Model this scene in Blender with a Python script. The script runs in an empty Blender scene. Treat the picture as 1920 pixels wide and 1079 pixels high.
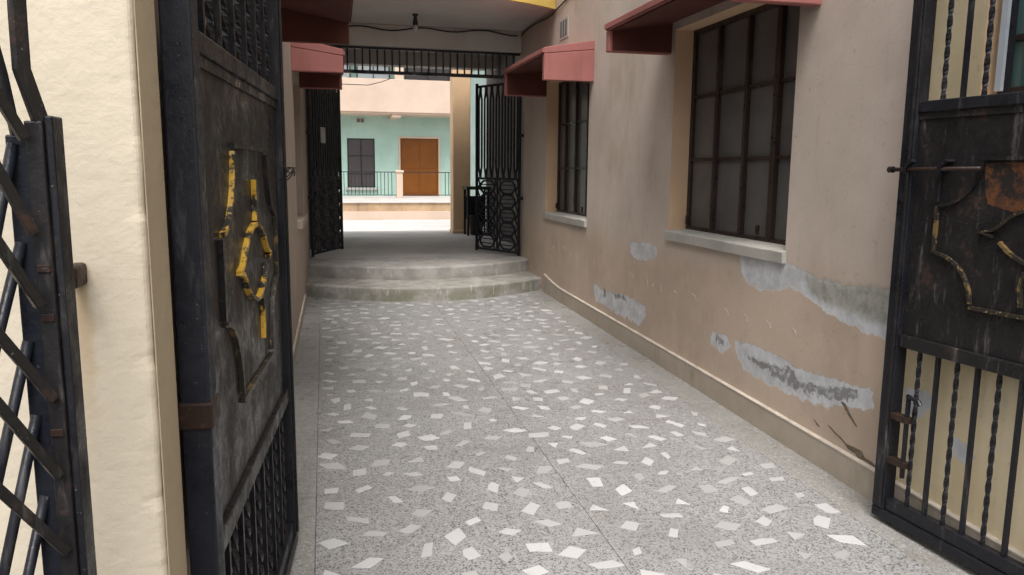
import bpy, bmesh, math, random
import numpy as np
from mathutils import Vector, noise as mnoise
random.seed(7); R = math.radians

# ------------------------------------------------------------------ camera, sky, sun, exposure
scn = bpy.context.scene
F_PX = 1450.0; PITCH = R(8.6); ROLL = R(0.5); YAW = R(13.6); EYE = 1.6
cd = bpy.data.cameras.new('camera'); cam = bpy.data.objects.new('camera', cd)
scn.collection.objects.link(cam); scn.camera = cam
cd.sensor_width = 36; cd.lens = F_PX / 1920 * 36; cd.clip_start = 0.05; cd.clip_end = 500
_f = np.array([math.sin(YAW)*math.cos(PITCH), math.cos(YAW)*math.cos(PITCH), -math.sin(PITCH)])
_r0 = np.array([math.cos(YAW), -math.sin(YAW), 0.0]); _u0 = np.cross(_r0, _f)
_r = _r0*math.cos(ROLL) + _u0*math.sin(ROLL); _u = np.cross(_r, _f)
from mathutils import Matrix
cam.matrix_world = Matrix(((_r[0], _u[0], -_f[0], 0), (_r[1], _u[1], -_f[1], 0), (_r[2], _u[2], -_f[2], EYE), (0, 0, 0, 1)))
world = bpy.data.worlds.new('World'); scn.world = world; world.use_nodes = True
SUN_EL = R(62); SUN_AZ = R(196)          # compass-like: 0 = +Y, clockwise; the light comes from behind the camera
nt = world.node_tree; bg = nt.nodes['Background']
sky = nt.nodes.new('ShaderNodeTexSky'); sky.sky_type = 'NISHITA'; sky.sun_disc = False
sky.sun_elevation = SUN_EL; sky.sun_rotation = SUN_AZ; sky.dust_density = 4.0; sky.air_density = 1.0
hs = nt.nodes.new('ShaderNodeHueSaturation'); hs.inputs['Saturation'].default_value = 0.22   # overcast: grey sky
nt.links.new(sky.outputs[0], hs.inputs['Color']); nt.links.new(hs.outputs[0], bg.inputs[0])
bg.inputs[1].default_value = 0.15
sl = bpy.data.lights.new('sun', 'SUN'); sl.energy = 1.5; sl.angle = R(30); sl.color = (1.0, 0.965, 0.92)
so = bpy.data.objects.new('sun', sl); scn.collection.objects.link(so)
_sd = Vector((math.sin(SUN_AZ)*math.cos(SUN_EL), math.cos(SUN_AZ)*math.cos(SUN_EL), math.sin(SUN_EL)))
so.rotation_euler = _sd.to_track_quat('Z', 'Y').to_euler(); so.location = (0, -6, 12)
scn.view_settings.view_transform = 'Standard'; scn.view_settings.look = 'None'
scn.view_settings.exposure = 0.85; scn.view_settings.gamma = 1.0

# a pixel gives a direction; the plane it is read on gives the distance
def ray(x, y): return _f + _r*(x-960.0)/F_PX - _u*(y-539.5)/F_PX
CAM = np.array([0, 0, EYE])
def onX(x, y, X): d = ray(x, y); return CAM + d*(X/d[0])
def onY(x, y, Y): d = ray(x, y); return CAM + d*(Y/d[1])
def onplane(x, y, P, d):
    n = np.array([d[1], -d[0], 0]); q = ray(x, y); t = ((np.array([P[0], P[1], 0])-CAM) @ n)/(q @ n); return CAM + t*q
SLOPE = 0.021
def fz(y): return SLOPE*y                 # the passage floor climbs gently away from the street

# ------------------------------------------------------------------ helpers
col = scn.collection
class G:
    def __init__(s, fn=None): s.v = []; s.f = []; s.fn = fn
    def add(s, vs, fs):
        o = len(s.v); s.v += [tuple(p) for p in vs]; s.f += [tuple(i+o for i in f) for f in fs]; return s
    def box(s, x0, x1, y0, y1, z0, z1):
        vs = [(x, y, z) for z in (z0, z1) for y in (y0, y1) for x in (x0, x1)]
        return s.add(vs, [(0, 2, 3, 1), (4, 5, 7, 6), (0, 1, 5, 4), (2, 6, 7, 3), (0, 4, 6, 2), (1, 3, 7, 5)])
    def tube(s, pts, r, n=8, r2=None):
        pts = [Vector(p) for p in pts]; m = len(pts); rings = []
        up = None
        for i, p in enumerate(pts):
            t = (pts[min(i+1, m-1)] - pts[max(i-1, 0)]).normalized()
            if up is None:
                up = Vector((0, 0, 1)) if abs(t.z) < .9 else Vector((1, 0, 0))
            a = t.cross(up).normalized(); b = a.cross(t).normalized(); up = b
            rr = r if r2 is None else r + (r2-r)*i/(m-1)
            rings.append([p + a*rr*math.cos(2*math.pi*k/n) + b*rr*math.sin(2*math.pi*k/n) for k in range(n)])
        vs = [q for g in rings for q in g]; fs = []
        for i in range(m-1):
            for k in range(n):
                fs.append((i*n+k, i*n+(k+1) % n, (i+1)*n+(k+1) % n, (i+1)*n+k))
        fs.append(tuple(range(n))[::-1]); fs.append(tuple((m-1)*n+k for k in range(n)))
        return s.add(vs, fs)
    def ribbon(s, pts, w, n0, n1, closed=False):
        # flat bar bent in the (first, third) plane; second axis is thickness
        m = len(pts); P = [np.array(p, float) for p in pts]; vs = []; fs = []
        for i in range(m):
            a = P[(i-1) % m] if (closed or i > 0) else P[i]; b = P[(i+1) % m] if (closed or i < m-1) else P[i]
            t1 = P[i]-a; t2 = b-P[i]
            t1 = t1/np.linalg.norm(t1) if np.linalg.norm(t1) > 1e-9 else t2/np.linalg.norm(t2)
            t2 = t2/np.linalg.norm(t2) if np.linalg.norm(t2) > 1e-9 else t1
            nn = np.array([-(t1+t2)[1], (t1+t2)[0]]); L = np.linalg.norm(nn)
            nn = nn/L if L > 1e-6 else np.array([-t1[1], t1[0]])
            k = min(1/max(.35, nn @ np.array([-t1[1], t1[0]])), 2.0)
            for off in (w/2*k, -w/2*k):
                q = P[i]+nn*off
                for d in (n0, n1): vs.append((q[0], d, q[1]))
        rng = range(m if closed else m-1)
        for i in rng:
            a = i*4; b = ((i+1) % m)*4
            fs += [(a, b, b+1, a+1), (a+2, a+3, b+3, b+2), (a+1, b+1, b+3, a+3), (a, a+2, b+2, b)]
        if not closed: fs += [(0, 1, 3, 2), ((m-1)*4, (m-1)*4+2, (m-1)*4+3, (m-1)*4+1)]
        return s.add(vs, fs)
    def twist(s, x, y, z0, z1, h, turns, n=48):
        vs = []; fs = []
        for i in range(n+1):
            a = 2*math.pi*turns*i/n; z = z0+(z1-z0)*i/n
            for k in range(4):
                q = a+math.pi/4+k*math.pi/2
                vs.append((x+h*1.414*math.cos(q), y+h*1.414*math.sin(q), z))
        for i in range(n):
            for k in range(4): fs.append((i*4+k, i*4+(k+1) % 4, i*4+4+(k+1) % 4, i*4+4+k))
        fs += [(3, 2, 1, 0), (n*4, n*4+1, n*4+2, n*4+3)]
        return s.add(vs, fs)
    def lathe(s, prof, c, n=20):
        vs = []; fs = []
        for r_, z in prof:
            for k in range(n): vs.append((c[0]+r_*math.cos(2*math.pi*k/n), c[1]+r_*math.sin(2*math.pi*k/n), c[2]+z))
        for i in range(len(prof)-1):
            for k in range(n): fs.append((i*n+k, i*n+(k+1) % n, (i+1)*n+(k+1) % n, (i+1)*n+k))
        fs += [tuple(range(n))[::-1], tuple((len(prof)-1)*n+k for k in range(n))]
        return s.add(vs, fs)
    def build(s, name, mat, parent=None, bevel=0, smooth=False, local=False):
        vs = [s.fn(*p) for p in s.v] if s.fn else s.v
        o0 = np.array(parent.matrix_world.translation if parent else (0, 0, 0))
        if parent and parent.parent: pass
        base = ORG.get(parent.name, (0, 0, 0)) if (parent and not local) else (0, 0, 0)
        vs = [(p[0]-base[0], p[1]-base[1], p[2]-base[2]) for p in vs]
        me = bpy.data.meshes.new(name); me.from_pydata(vs, [], s.f); me.validate()
        bm = bmesh.new(); bm.from_mesh(me); bmesh.ops.recalc_face_normals(bm, faces=bm.faces); bm.to_mesh(me); bm.free()
        me.materials.append(mat)
        if smooth: me.polygons.foreach_set('use_smooth', [True]*len(me.polygons))
        o = bpy.data.objects.new(name, me); col.objects.link(o); o.parent = parent
        ORG[o.name] = base
        if bevel:
            b = o.modifiers.new('bevel', 'BEVEL'); b.width = bevel; b.segments = 2; b.limit_method = 'ANGLE'; b.angle_limit = R(40)
        return o
ORG = {}
def thing(name, label, cat, loc=(0, 0, 0), group=None):
    o = bpy.data.objects.new(name, None); col.objects.link(o); o.location = loc; o.empty_display_size = .1
    o['label'] = label; o['category'] = cat
    if group: o['group'] = group
    ORG[o.name] = tuple(loc); return o
def tag(o, label, cat, group=None):
    o['label'] = label; o['category'] = cat
    if group: o['group'] = group
    return o
def struct(o): o['kind'] = 'structure'; return o
def share(src, name, parent, loc):
    o = bpy.data.objects.new(name, src.data); col.objects.link(o); o.parent = parent; o.location = loc
    for m in src.modifiers:
        if m.type == 'BEVEL':
            b = o.modifiers.new('bevel', 'BEVEL'); b.width = m.width; b.segments = 2; b.limit_method = 'ANGLE'; b.angle_limit = R(40)
    return o

# ------------------------------------------------------------------ materials
class N:
    def __init__(s, name, rough=.7, metal=0, spec=.4):
        s.m = bpy.data.materials.new(name); s.m.use_nodes = True; s.t = s.m.node_tree
        s.b = s.t.nodes['Principled BSDF']; s.b.inputs['Roughness'].default_value = rough
        s.b.inputs['Metallic'].default_value = metal; s.b.inputs['Specular IOR Level'].default_value = spec
        s.pos = s.t.nodes.new('ShaderNodeNewGeometry').outputs['Position']
    def L(s, a, b): s.t.links.new(a, b)
    def vmap(s, scale):
        n = s.t.nodes.new('ShaderNodeMapping'); n.inputs['Scale'].default_value = scale; s.L(s.pos, n.inputs[0]); return n.outputs[0]
    def noise(s, sc, det=4, rough=.55, scale=None, dist=0):
        n = s.t.nodes.new('ShaderNodeTexNoise'); n.inputs['Scale'].default_value = sc; n.inputs['Detail'].default_value = det
        n.inputs['Roughness'].default_value = rough; n.inputs['Distortion'].default_value = dist
        s.L(s.vmap(scale) if scale else s.pos, n.inputs['Vector']); return n.outputs['Fac']
    def voro(s, sc, out='Color', feat='F1'):
        n = s.t.nodes.new('ShaderNodeTexVoronoi'); n.inputs['Scale'].default_value = sc; n.feature = feat
        s.L(s.pos, n.inputs['Vector']); return n.outputs[out]
    def ramp(s, x, a, b, smooth=True):
        n = s.t.nodes.new('ShaderNodeMapRange'); n.interpolation_type = 'SMOOTHSTEP' if smooth else 'LINEAR'
        n.inputs['From Min'].default_value = a; n.inputs['From Max'].default_value = b; s.L(x, n.inputs['Value']); return n.outputs['Result']
    def math(s, op, a, b=None):
        n = s.t.nodes.new('ShaderNodeMath'); n.operation = op
        for i, q in enumerate((a, b)):
            if q is None: continue
            if isinstance(q, (int, float)): n.inputs[i].default_value = q
            else: s.L(q, n.inputs[i])
        return n.outputs[0]
    def mix(s, fac, a, b, blend='MIX'):
        n = s.t.nodes.new('ShaderNodeMix'); n.data_type = 'RGBA'; n.blend_type = blend
        for i, q in ((0, fac), (6, a), (7, b)):
            if isinstance(q, (int, float)): n.inputs[i].default_value = q
            elif isinstance(q, tuple): n.inputs[i].default_value = q if len(q) == 4 else (*q, 1)
            else: s.L(q, n.inputs[i])
        return n.outputs[2]
    def attr(s, name):
        n = s.t.nodes.new('ShaderNodeAttribute'); n.attribute_name = name; return n.outputs['Fac']
    def sep(s):
        n = s.t.nodes.new('ShaderNodeSeparateXYZ'); s.L(s.pos, n.inputs[0]); return n.outputs
    def color(s, c):
        if isinstance(c, tuple): s.b.inputs['Base Color'].default_value = (*c, 1)
        else: s.L(c, s.b.inputs['Base Color'])
    def rough(s, x): s.L(x, s.b.inputs['Roughness'])
    def bump(s, h, strength=.3, dist=.01):
        n = s.t.nodes.new('ShaderNodeBump'); n.inputs['Strength'].default_value = strength; n.inputs['Distance'].default_value = dist
        s.L(h, n.inputs['Height']); s.L(n.outputs[0], s.b.inputs['Normal'])

def plaster(name, c1, c2, bump=.35, fine=60, rough=.85, streak=.25, dirt=(.20, .17, .13), lug=False):
    n = N(name, rough, 0, .25)
    m = n.mix(n.ramp(n.noise(1.6, 5, .6), .35, .68), c1, c2)
    st = n.ramp(n.noise(3, 5, .6, (2.4, 2.4, .35)), .52, .78)
    m = n.mix(n.math('MULTIPLY', st, streak), m, dirt)
    sp = n.ramp(n.noise(26, 3, .7), .68, .76)
    m = n.mix(n.math('MULTIPLY', sp, .35), m, dirt)
    if lug:                                     # rust run-off below the hinge lug of the folding gate
        h = onY(146, 515, 1.49); x, y, z = n.sep()
        k = n.math('ABSOLUTE', n.math('SUBTRACT', n.math('ADD', x, n.math('MULTIPLY', n.math('SUBTRACT', n.noise(14, 4), .5), .03)), float(h[0])))
        k = n.math('MULTIPLY', n.ramp(k, .022, .004), n.math('MULTIPLY', n.ramp(z, float(h[2])-.40, float(h[2])-.02), n.ramp(z, float(h[2])+.03, float(h[2]))))
        m = n.mix(n.math('MULTIPLY', k, .55), m, (.40, .25, .10))
    n.color(m)
    n.bump(n.math('ADD', n.noise(fine, 4, .65), n.math('MULTIPLY', n.noise(9, 4), 1.2)), bump, .006)
    return n.m
def metal(name, base, rust, amt, rough=.42, spec=.5, dust=.15):
    n = N(name, rough, 0, spec)
    a = n.noise(7, 6, .68); b = n.noise(45, 5, .7)
    k = n.math('ADD', n.math('MULTIPLY', a, .7), n.math('MULTIPLY', b, .3))
    m = n.mix(n.ramp(k, .64-amt, .74-amt), base, rust)
    dst = n.ramp(n.noise(22, 5, .7, (1, 1, .18)), .55, .75)
    m = n.mix(n.math('MULTIPLY', dst, dust), m, (.20, .185, .18))
    chip = n.ramp(n.noise(130, 2, .6), .70, .74)
    m = n.mix(n.math('MULTIPLY', chip, .30), m, (.30, .28, .27))
    n.color(m); n.rough(n.ramp(k, .3, .75, False))
    n.bump(n.math('ADD', b, n.math('MULTIPLY', a, .8)), .35, .004)
    return n.m
def simple(name, c, rough=.6, spec=.4, var=.25, sc=8, bump=.15):
    n = N(name, rough, 0, spec); d = tuple(x*(1-var) for x in c)
    n.color(n.mix(n.ramp(n.noise(sc, 5, .6), .35, .7), c, d)); n.bump(n.noise(sc*6, 4), bump, .004); return n.m

M = {}
M['cream'] = plaster('cream_stucco', (.64, .565, .45), (.58, .51, .40), .38, 30, streak=.10, dirt=(.50, .40, .26), lug=True)
M['left_wall'] = plaster('tan_plaster', (.42, .335, .27), (.36, .29, .235), .35)
M['reveal'] = plaster('peach_paint', (.64, .44, .28), (.58, .40, .26), .2, streak=.1)
M['sill'] = plaster('sill_cement', (.44, .42, .38), (.33, .33, .30), .5, dirt=(.15, .16, .12))
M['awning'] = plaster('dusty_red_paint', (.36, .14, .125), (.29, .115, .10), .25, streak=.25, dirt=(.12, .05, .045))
M['brown_and_shade'] = plaster('dark_red_paint_and_shade', (.12, .040, .030), (.09, .032, .025), .25, streak=.25, dirt=(.07, .03, .025))  # brown paint of one left hood; also the shade painted inside every hood
M['black'] = metal('black_paint_rust', (.010, .0105, .014), (.045, .020, .014), .04, .45, .32, .22)
M['panel'] = metal('rusty_black_sheet', (.015, .014, .0145), (.045, .025, .019), .09, .5, .3, .45)
M['blue_steel'] = metal('black_blue_tube', (.009, .011, .018), (.04, .018, .013), .02, .38, .40, .22)
M['far_iron'] = metal('far_black_iron', (.016, .016, .020), (.04, .03, .025), .0, .5, .35, .2)
M['frame'] = metal('brown_window_steel', (.030, .018, .014), (.07, .03, .02), .05, .55, .35, .2)
M['concrete'] = plaster('grey_cement', (.42, .405, .385), (.36, .35, .33), .5, dirt=(.22, .21, .19))
M['landing'] = plaster('worn_landing_cement', (.52, .49, .46), (.44, .42, .395), .4, dirt=(.30, .28, .26))
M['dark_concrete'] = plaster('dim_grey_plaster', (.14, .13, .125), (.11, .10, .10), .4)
M['soffit'] = plaster('grey_white_soffit', (.58, .56, .53), (.50, .49, .46), .15, streak=.15)
M['yellow'] = plaster('yellow_paint', (.62, .46, .12), (.52, .38, .10), .2)
M['mint'] = plaster('mint_paint', (.40, .56, .49), (.35, .51, .44), .15, streak=.12, dirt=(.14, .30, .25))
M['pale_peach'] = plaster('pale_peach_paint', (.60, .46, .365), (.54, .42, .335), .15, streak=.15, dirt=(.45, .33, .26))
M['peach'] = plaster('peach_column_paint', (.76, .53, .32), (.68, .47, .29), .2, streak=.2, dirt=(.30, .18, .10))
M['teal'] = plaster('pale_teal_paint', (.40, .50, .46), (.33, .42, .40), .2, streak=.25, dirt=(.15, .17, .16))
M['door'] = simple('orange_brown_door', (.20, .063, .005), .5, .3, .15, 3, .1)
M['courtyard'] = plaster('pale_courtyard_cement', (.54, .51, .49), (.46, .43, .41), .3, dirt=(.26, .23, .21))
M['terrace'] = plaster('terrace_cement', (.50, .47, .44), (.40, .38, .36), .3)
M['brick_edge'] = plaster('stained_tan_edge', (.50, .36, .22), (.34, .24, .16), .4, dirt=(.10, .07, .06), streak=.6)
M['asphalt'] = simple('street_asphalt', (.07, .068, .066), .9, .2, .3, 20, .3)
M['joint'] = simple('dark_joint', (.15, .145, .14), .9, .1)
M['green_top'] = simple('dark_green_board', (.03, .07, .03), .6)
M['chalk'] = simple('white_chalk', (.62, .57, .52), .95, .1, .3, 60)
M['white'] = simple('white_card', (.55, .55, .53), .6)
M['cable'] = simple('black_cable', (.02, .02, .02), .6)
M['bulb'] = simple('bulb_glass', (.5, .5, .5), .15, .6)
M['gold'] = None
def gold(name, amt, hi=(.62, .36, .035), hi2=(.55, .45, .22)):
    n = N(name, .45, 0, .5)
    k = n.noise(16, 5, .65); m = n.mix(n.ramp(k, .60-amt, .66-amt), (.025, .02, .015), hi)
    m = n.mix(n.ramp(n.noise(70, 3), .6, .68), m, hi2); n.color(m); n.bump(n.noise(60, 4), .3, .003); return n.m
M['gold'] = gold('bright_worn_gold_paint', .12); M['gold_worn'] = gold('mostly_lost_gold_paint', .06, (.16, .105, .04), (.20, .15, .08))
def glass():
    n = N('dusty_dark_screen', .38, 0, .45)
    n.color(n.mix(n.ramp(n.noise(4, 4), .3, .7), (.125, .122, .118), (.095, .092, .09)))
    return n.m
M['screen'] = glass()
n = N('blue_green_glass', .12, 0, .5); n.color(n.mix(n.noise(3, 3), (.10, .19, .18), (.06, .12, .12))); M['glass'] = n.m
n = N('far_pane', .15, 0, .5); n.color((.50, .56, .58)); M['far_pane'] = n.m
n = N('far_dark_pane', .3, 0, .4); n.color(n.mix(n.noise(2, 3), (.075, .065, .065), (.055, .048, .048))); M['far_dark'] = n.m
n = N('pale_frame', .5, 0, .4); n.color((.50, .56, .62)); M['pale_frame'] = n.m
# terrazzo: fine dark, grey and white grit
def terrazzo(name, a, b, dark, rough):
    n = N(name, rough, 0, .35)
    v = n.t.nodes.new('ShaderNodeSeparateColor'); n.L(n.voro(165, 'Color'), v.inputs[0])
    g = n.mix(n.ramp(v.outputs[0], .25, .75), a, b)
    g = n.mix(n.ramp(v.outputs[1], .76, .80), g, dark)
    v2 = n.t.nodes.new('ShaderNodeSeparateColor'); n.L(n.voro(95, 'Color'), v2.inputs[0])
    g = n.mix(n.ramp(v2.outputs[2], .90, .93), g, (.37, .365, .36))
    soil = n.ramp(n.noise(1.1, 5, .6), .42, .72)
    g = n.mix(n.math('MULTIPLY', soil, .30), g, (.16, .15, .14))
    g = n.mix(n.math('MULTIPLY', n.ramp(n.noise(2.3, 4, .6), .62, .72), .3), g, (.20, .165, .135))
    n.color(g); n.rough(n.ramp(n.noise(5, 4), .2, .9, False)); n.bump(n.noise(170, 3), .12, .002)
    n.b.inputs['Roughness'].default_value = rough
    return n.m
M['terrazzo'] = terrazzo('grey_terrazzo', (.275, .27, .265), (.345, .34, .333), (.12, .117, .114), .5)
M['border'] = terrazzo('plain_border_terrazzo', (.27, .26, .24), (.315, .305, .285), (.20, .195, .18), .6)
n = N('marble_chip', .4, 0, .4)
isl = n.t.nodes.new('ShaderNodeNewGeometry').outputs['Random Per Island']
ob = n.t.nodes.new('ShaderNodeObjectInfo').outputs['Random']
rr = n.math('FRACT', n.math('ADD', isl, n.math('MULTIPLY', ob, 7.31)))
c = n.mix(n.ramp(rr, 0, 1, False), (.36, .355, .34), (.56, .555, .545))
c = n.mix(n.math('MULTIPLY', n.ramp(n.noise(30, 5, .6, None, 1.5), .5, .7), .35), c, (.36, .35, .33))
n.color(c); n.bump(n.noise(90, 3), .1, .002); M['chip'] = n.m
# step cement: worn, algae where the wall of the riser stays damp
n = N('step_cement', .8, 0, .3)
c = n.mix(n.ramp(n.noise(5, 5, .65), .35, .7), (.43, .405, .38), (.28, .27, .25))
al = n.math('MULTIPLY', n.ramp(n.noise(2.6, 6, .7), .36, .58), n.ramp(n.sep()[2], .42, .24))
c = n.mix(n.math('MULTIPLY', al, .62), c, (.13, .14, .07))
c = n.mix(n.math('MULTIPLY', n.ramp(n.noise(14, 4, .7, (1, 1, .3)), .56, .70), .7), c, (.55, .52, .48))
n.color(c); n.bump(n.noise(40, 5, .7), .45, .006); M['step'] = n.m
# right wall: tan paint, cream where the gateway paint begins, filler patches, scars
def right_wall():
    n = N('tan_wall_patched', .86, 0, .22); y = n.sep()[1]; z = n.sep()[2]
    up = n.mix(n.ramp(n.noise(1.3, 5, .6), .35, .68), (.53, .45, .39), (.45, .38, .325))
    lo = n.mix(n.ramp(n.noise(1.7, 5, .6), .35, .68), (.51, .405, .32), (.43, .345, .275))
    tan = n.mix(n.ramp(n.math('ADD', z, n.math('MULTIPLY', n.noise(2.2, 4, .6), .5)), 1.10, 1.45), lo, up)
    tan = n.mix(n.math('MULTIPLY', n.ramp(n.noise(2.2, 5, .65, (1, 1, .6)), .50, .70), .40), tan, (.37, .285, .215))
    cream = n.mix(n.ramp(n.noise(2.5, 5, .6), .3, .7), (.66, .56, .38), (.58, .48, .30))
    m = n.mix(n.ramp(n.math('ADD', y, n.math('MULTIPLY', n.noise(3, 4), .10)), 2.98, 2.92), tan, cream)
    m = n.mix(n.math('MULTIPLY', n.ramp(n.noise(30, 4, .75), .62, .70), .45), m, (.22, .18, .14))
    m = n.mix(n.math('MULTIPLY', n.ramp(n.noise(7, 6, .7), .58, .66), .22), m, (.52, .46, .40))
    st = n.ramp(n.noise(3.5, 5, .65, (2.5, 2.5, .3)), .56, .75)
    m = n.mix(n.math('MULTIPLY', st, .22), m, (.24, .19, .15))
    w = n.math('MULTIPLY', n.math('SUBTRACT', n.noise(15, 6, .7), .5), .09)
    pm = n.ramp(n.math('ADD', n.attr('patch'), w), -.004, .006)
    filler = n.mix(n.ramp(n.noise(9, 5, .7), .35, .66), (.57, .58, .60), (.43, .435, .44))
    m = n.mix(pm, m, filler)
    dm = n.ramp(n.math('ADD', n.attr('damp'), w), -.03, .03)
    m = n.mix(n.math('MULTIPLY', dm, .8), m, n.mix(n.ramp(n.noise(18, 5, .7), .4, .65), (.30, .29, .24), (.19, .19, .15)))
    sm = n.ramp(n.math('ADD', n.attr('scar'), n.math('MULTIPLY', n.math('SUBTRACT', n.noise(28, 5, .7), .5), .10)), -.004, .008)
    m = n.mix(n.math('MULTIPLY', n.math('MULTIPLY', sm, n.ramp(n.noise(20, 5, .7), .30, .52)), .85), m, (.17, .165, .165))
    n.color(m)
    h = n.math('ADD', n.math('MULTIPLY', n.noise(60, 4, .65), .35), n.math('MULTIPLY', n.noise(8, 4), .5))
    h = n.math('SUBTRACT', h, n.math('MULTIPLY', pm, .3)); h = n.math('SUBTRACT', h, n.math('MULTIPLY', sm, .9))
    n.bump(h, .5, .006); return n.m
M['right_wall'] = right_wall()
n = N('skirting_cement', .8, 0, .3)
c = n.mix(n.ramp(n.noise(3, 5, .6), .3, .7), (.43, .365, .30), (.36, .31, .25))
c = n.mix(n.math('MULTIPLY', n.ramp(n.noise(4, 5, .65, (1, 1, .5)), .54, .70), .5), c, (.22, .205, .14))
n.color(c); n.bump(n.noise(50, 4), .35, .005); M['skirting'] = n.m
M['crack'] = simple('dark_crack', (.19, .15, .115), .95, .1, .5, 60)
M['lip'] = simple('pale_skirting_lip', (.58, .51, .43), .7)

# ------------------------------------------------------------------ ground and floors
g = G(); g.add([(-90, -90, 0), (90, -90, 0), (90, 120, 0), (-90, 120, 0)], [(0, 1, 2, 3)])
struct(g.build('ground', M['asphalt']))
FX0, FX1, FY0, FY1 = -.42, 2.52, 1.3, 9.9
g = G(lambda x, y, z: (x, y, fz(y)+z)); g.box(FX0, FX1, FY0, FY1, -.10, -.012)
floor = struct(g.build('floor', M['joint']))
def panel(x0, x1, y0, y1, m):
    g = G(lambda x, y, z: (x, y, fz(y)+z)); g.box(x0, x1, y0, y1, -.012, 0); return g.build('floor_panel', m, floor, .0015)
XS = [-.075, 1.12, 2.29]; YS = [1.3, 2.05, 4.52, 6.95, 9.85]; J = .0011
for i in range(4):
    a, b = YS[i]+J, YS[i+1]-J
    panel(FX0, XS[0]-J, a, b, M['border']); panel(XS[0]+J, XS[1]-J, a, b, M['terrazzo'])
    panel(XS[1]+J, XS[2]-.0006, a, b, M['terrazzo']); panel(XS[2]+.0006, FX1, a, b, M['border'])
# marble chips
pts = []; cell = {}
rnd = random.Random(11)
def ok(x, y, d):
    i, j = int(x//.2), int(y//.2)
    for a in (-1, 0, 1):
        for b in (-1, 0, 1):
            for q in cell.get((i+a, j+b), ()):
                if (q[0]-x)**2+(q[1]-y)**2 < (d*.5+q[2]*.5)**2: return False
    return True
for _ in range(26000):
    x = rnd.uniform(-.035, 2.24); y = rnd.uniform(2.1, 8.85); d = rnd.uniform(.12, .19)
    if min(abs(x-a) for a in XS) < .045 or min(abs(y-a) for a in YS) < .045: continue
    arc = 8.33 + (x-1.13)**2/3.4
    if y > arc-.10: continue
    if ok(x, y, d): cell.setdefault((int(x//.2), int(y//.2)), []).append((x, y, d)); pts.append((x, y))
def chip_poly():
    k = rnd.random()
    a = rnd.uniform(.026, .062)*.92; b = rnd.uniform(.018, .038)*1.12
    sh = rnd.uniform(-.6, .6)*b
    P = [(-a+sh, -b), (a+sh, -b*rnd.uniform(.6, 1.1)), (a-sh, b*rnd.uniform(.7, 1.15)), (-a-sh, b)]
    if k < .22: P = P[:3] + [((P[2][0]+P[3][0])/2, b*1.25), P[3]]
    elif k < .36: P = [P[0], P[1], ((P[2][0]+P[3][0])/2*.6, b*1.1)]
    t = rnd.uniform(0, math.pi); c, s = math.cos(t), math.sin(t)
    return [((p[0]+rnd.uniform(-.005, .005))*c-(p[1]+rnd.uniform(-.005, .005))*s, (p[0])*s+p[1]*c) for p in P]
pts.sort(key=lambda p: p[0]**2+p[1]**2)
def chip_mesh(G_, P, ox, oy, oz, h0=-.003, h1=.0016):
    n = len(P); t = .94
    vs = [(ox+p[0], oy+p[1], oz+h0) for p in P]+[(ox+p[0], oy+p[1], oz+h1*.6) for p in P]+[(ox+p[0]*t, oy+p[1]*t, oz+h1) for p in P]
    fs = [tuple(range(2*n, 3*n))]
    for L_ in (0, n):
        for k in range(n): fs.append((L_+k, L_+(k+1) % n, L_+n+(k+1) % n, L_+n+k))
    G_.add(vs, fs)
protos = []
inview = [p for p in pts if p[1] > 2.5]
near = inview[:300]; rest = inview[300:]
for i, (x, y) in enumerate(near):
    if i < 60:
        gg = G(); chip_mesh(gg, chip_poly(), 0, 0, 0); o = gg.build('marble_chip', M['chip'], floor); protos.append(o); o.location = (x, y, fz(y))
    else:
        o = share(protos[i % 60], 'marble_chip', floor, (x, y, fz(y))); o.rotation_euler = (0, 0, rnd.uniform(0, 6.28)); s = rnd.uniform(.8, 1.15); o.scale = (s, s, 1)
gg = G()
for x, y in rest: chip_mesh(gg, chip_poly(), x, y, fz(y))
o = gg.build('marble_chips', M['chip'], floor); o['kind'] = 'stuff'

# curved steps and landing
def bow(x, y0, k=3.5): return y0 + (x-1.13)**2/k
def step_block(y0, z0, z1, yb, mat, name, parent):
    vs = []; fs = []; n = 40; xs = [-.40+(2.51+.40)*i/n for i in range(n+1)]
    prof = [(0, z0), (0, z1-.02), (.006, z1-.006), (.02, z1)]
    for x in xs:
        for dy, z in prof: vs.append((x, bow(x, y0)+dy+.006*mnoise.noise((x*3, y0, z*9)), z))
        vs.append((x, yb, z1)); vs.append((x, yb, z0))
    k = len(prof)+2
    for i in range(n):
        for j in range(k): a = i*k+j; b = i*k+(j+1) % k; fs.append((a, a+k, b+k, b))
    fs += [tuple(range(k))[::-1], tuple(n*k+j for j in range(k))]
    g = G(); g.add(vs, fs); return g.build(name, mat, parent)
LZ = .48
stp = thing('entrance_steps', 'two curved grey cement steps at the end of the passage', 'steps', (1.1, 9.2, .17))
step_block(8.33, .12, .33, 9.95, M['step'], 'step', stp)
step_block(8.95, .325, LZ, 10.02, M['step'], 'step', stp)
g = G(); g.box(-.6, 3.2, 10.022, 14.4, -.05, LZ-.002); struct(g.build('landing', M['landing']))
g = G(); g.box(-14, 14, 14.402, 21.2, -.05, .25); struct(g.build('courtyard', M['courtyard']))
ter = G(); ter.box(-14, 14, 21.45, 29, -.05, .70); ter = struct(ter.build('terrace', M['terrace']))
g = G(); g.box(-14, 14, 21.21, 21.45, -.05, .47); g.build('low_kerb', M['pale_peach'], ter)
g = G(); g.box(-14, 14, 21.40, 21.447, .472, .69); g.build('stained_edge', M['brick_edge'], ter)
g = G(); g.box(-14, 14, 21.36, 21.75, .692, .73); g.build('white_coping', M['courtyard'], ter, .008)

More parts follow.
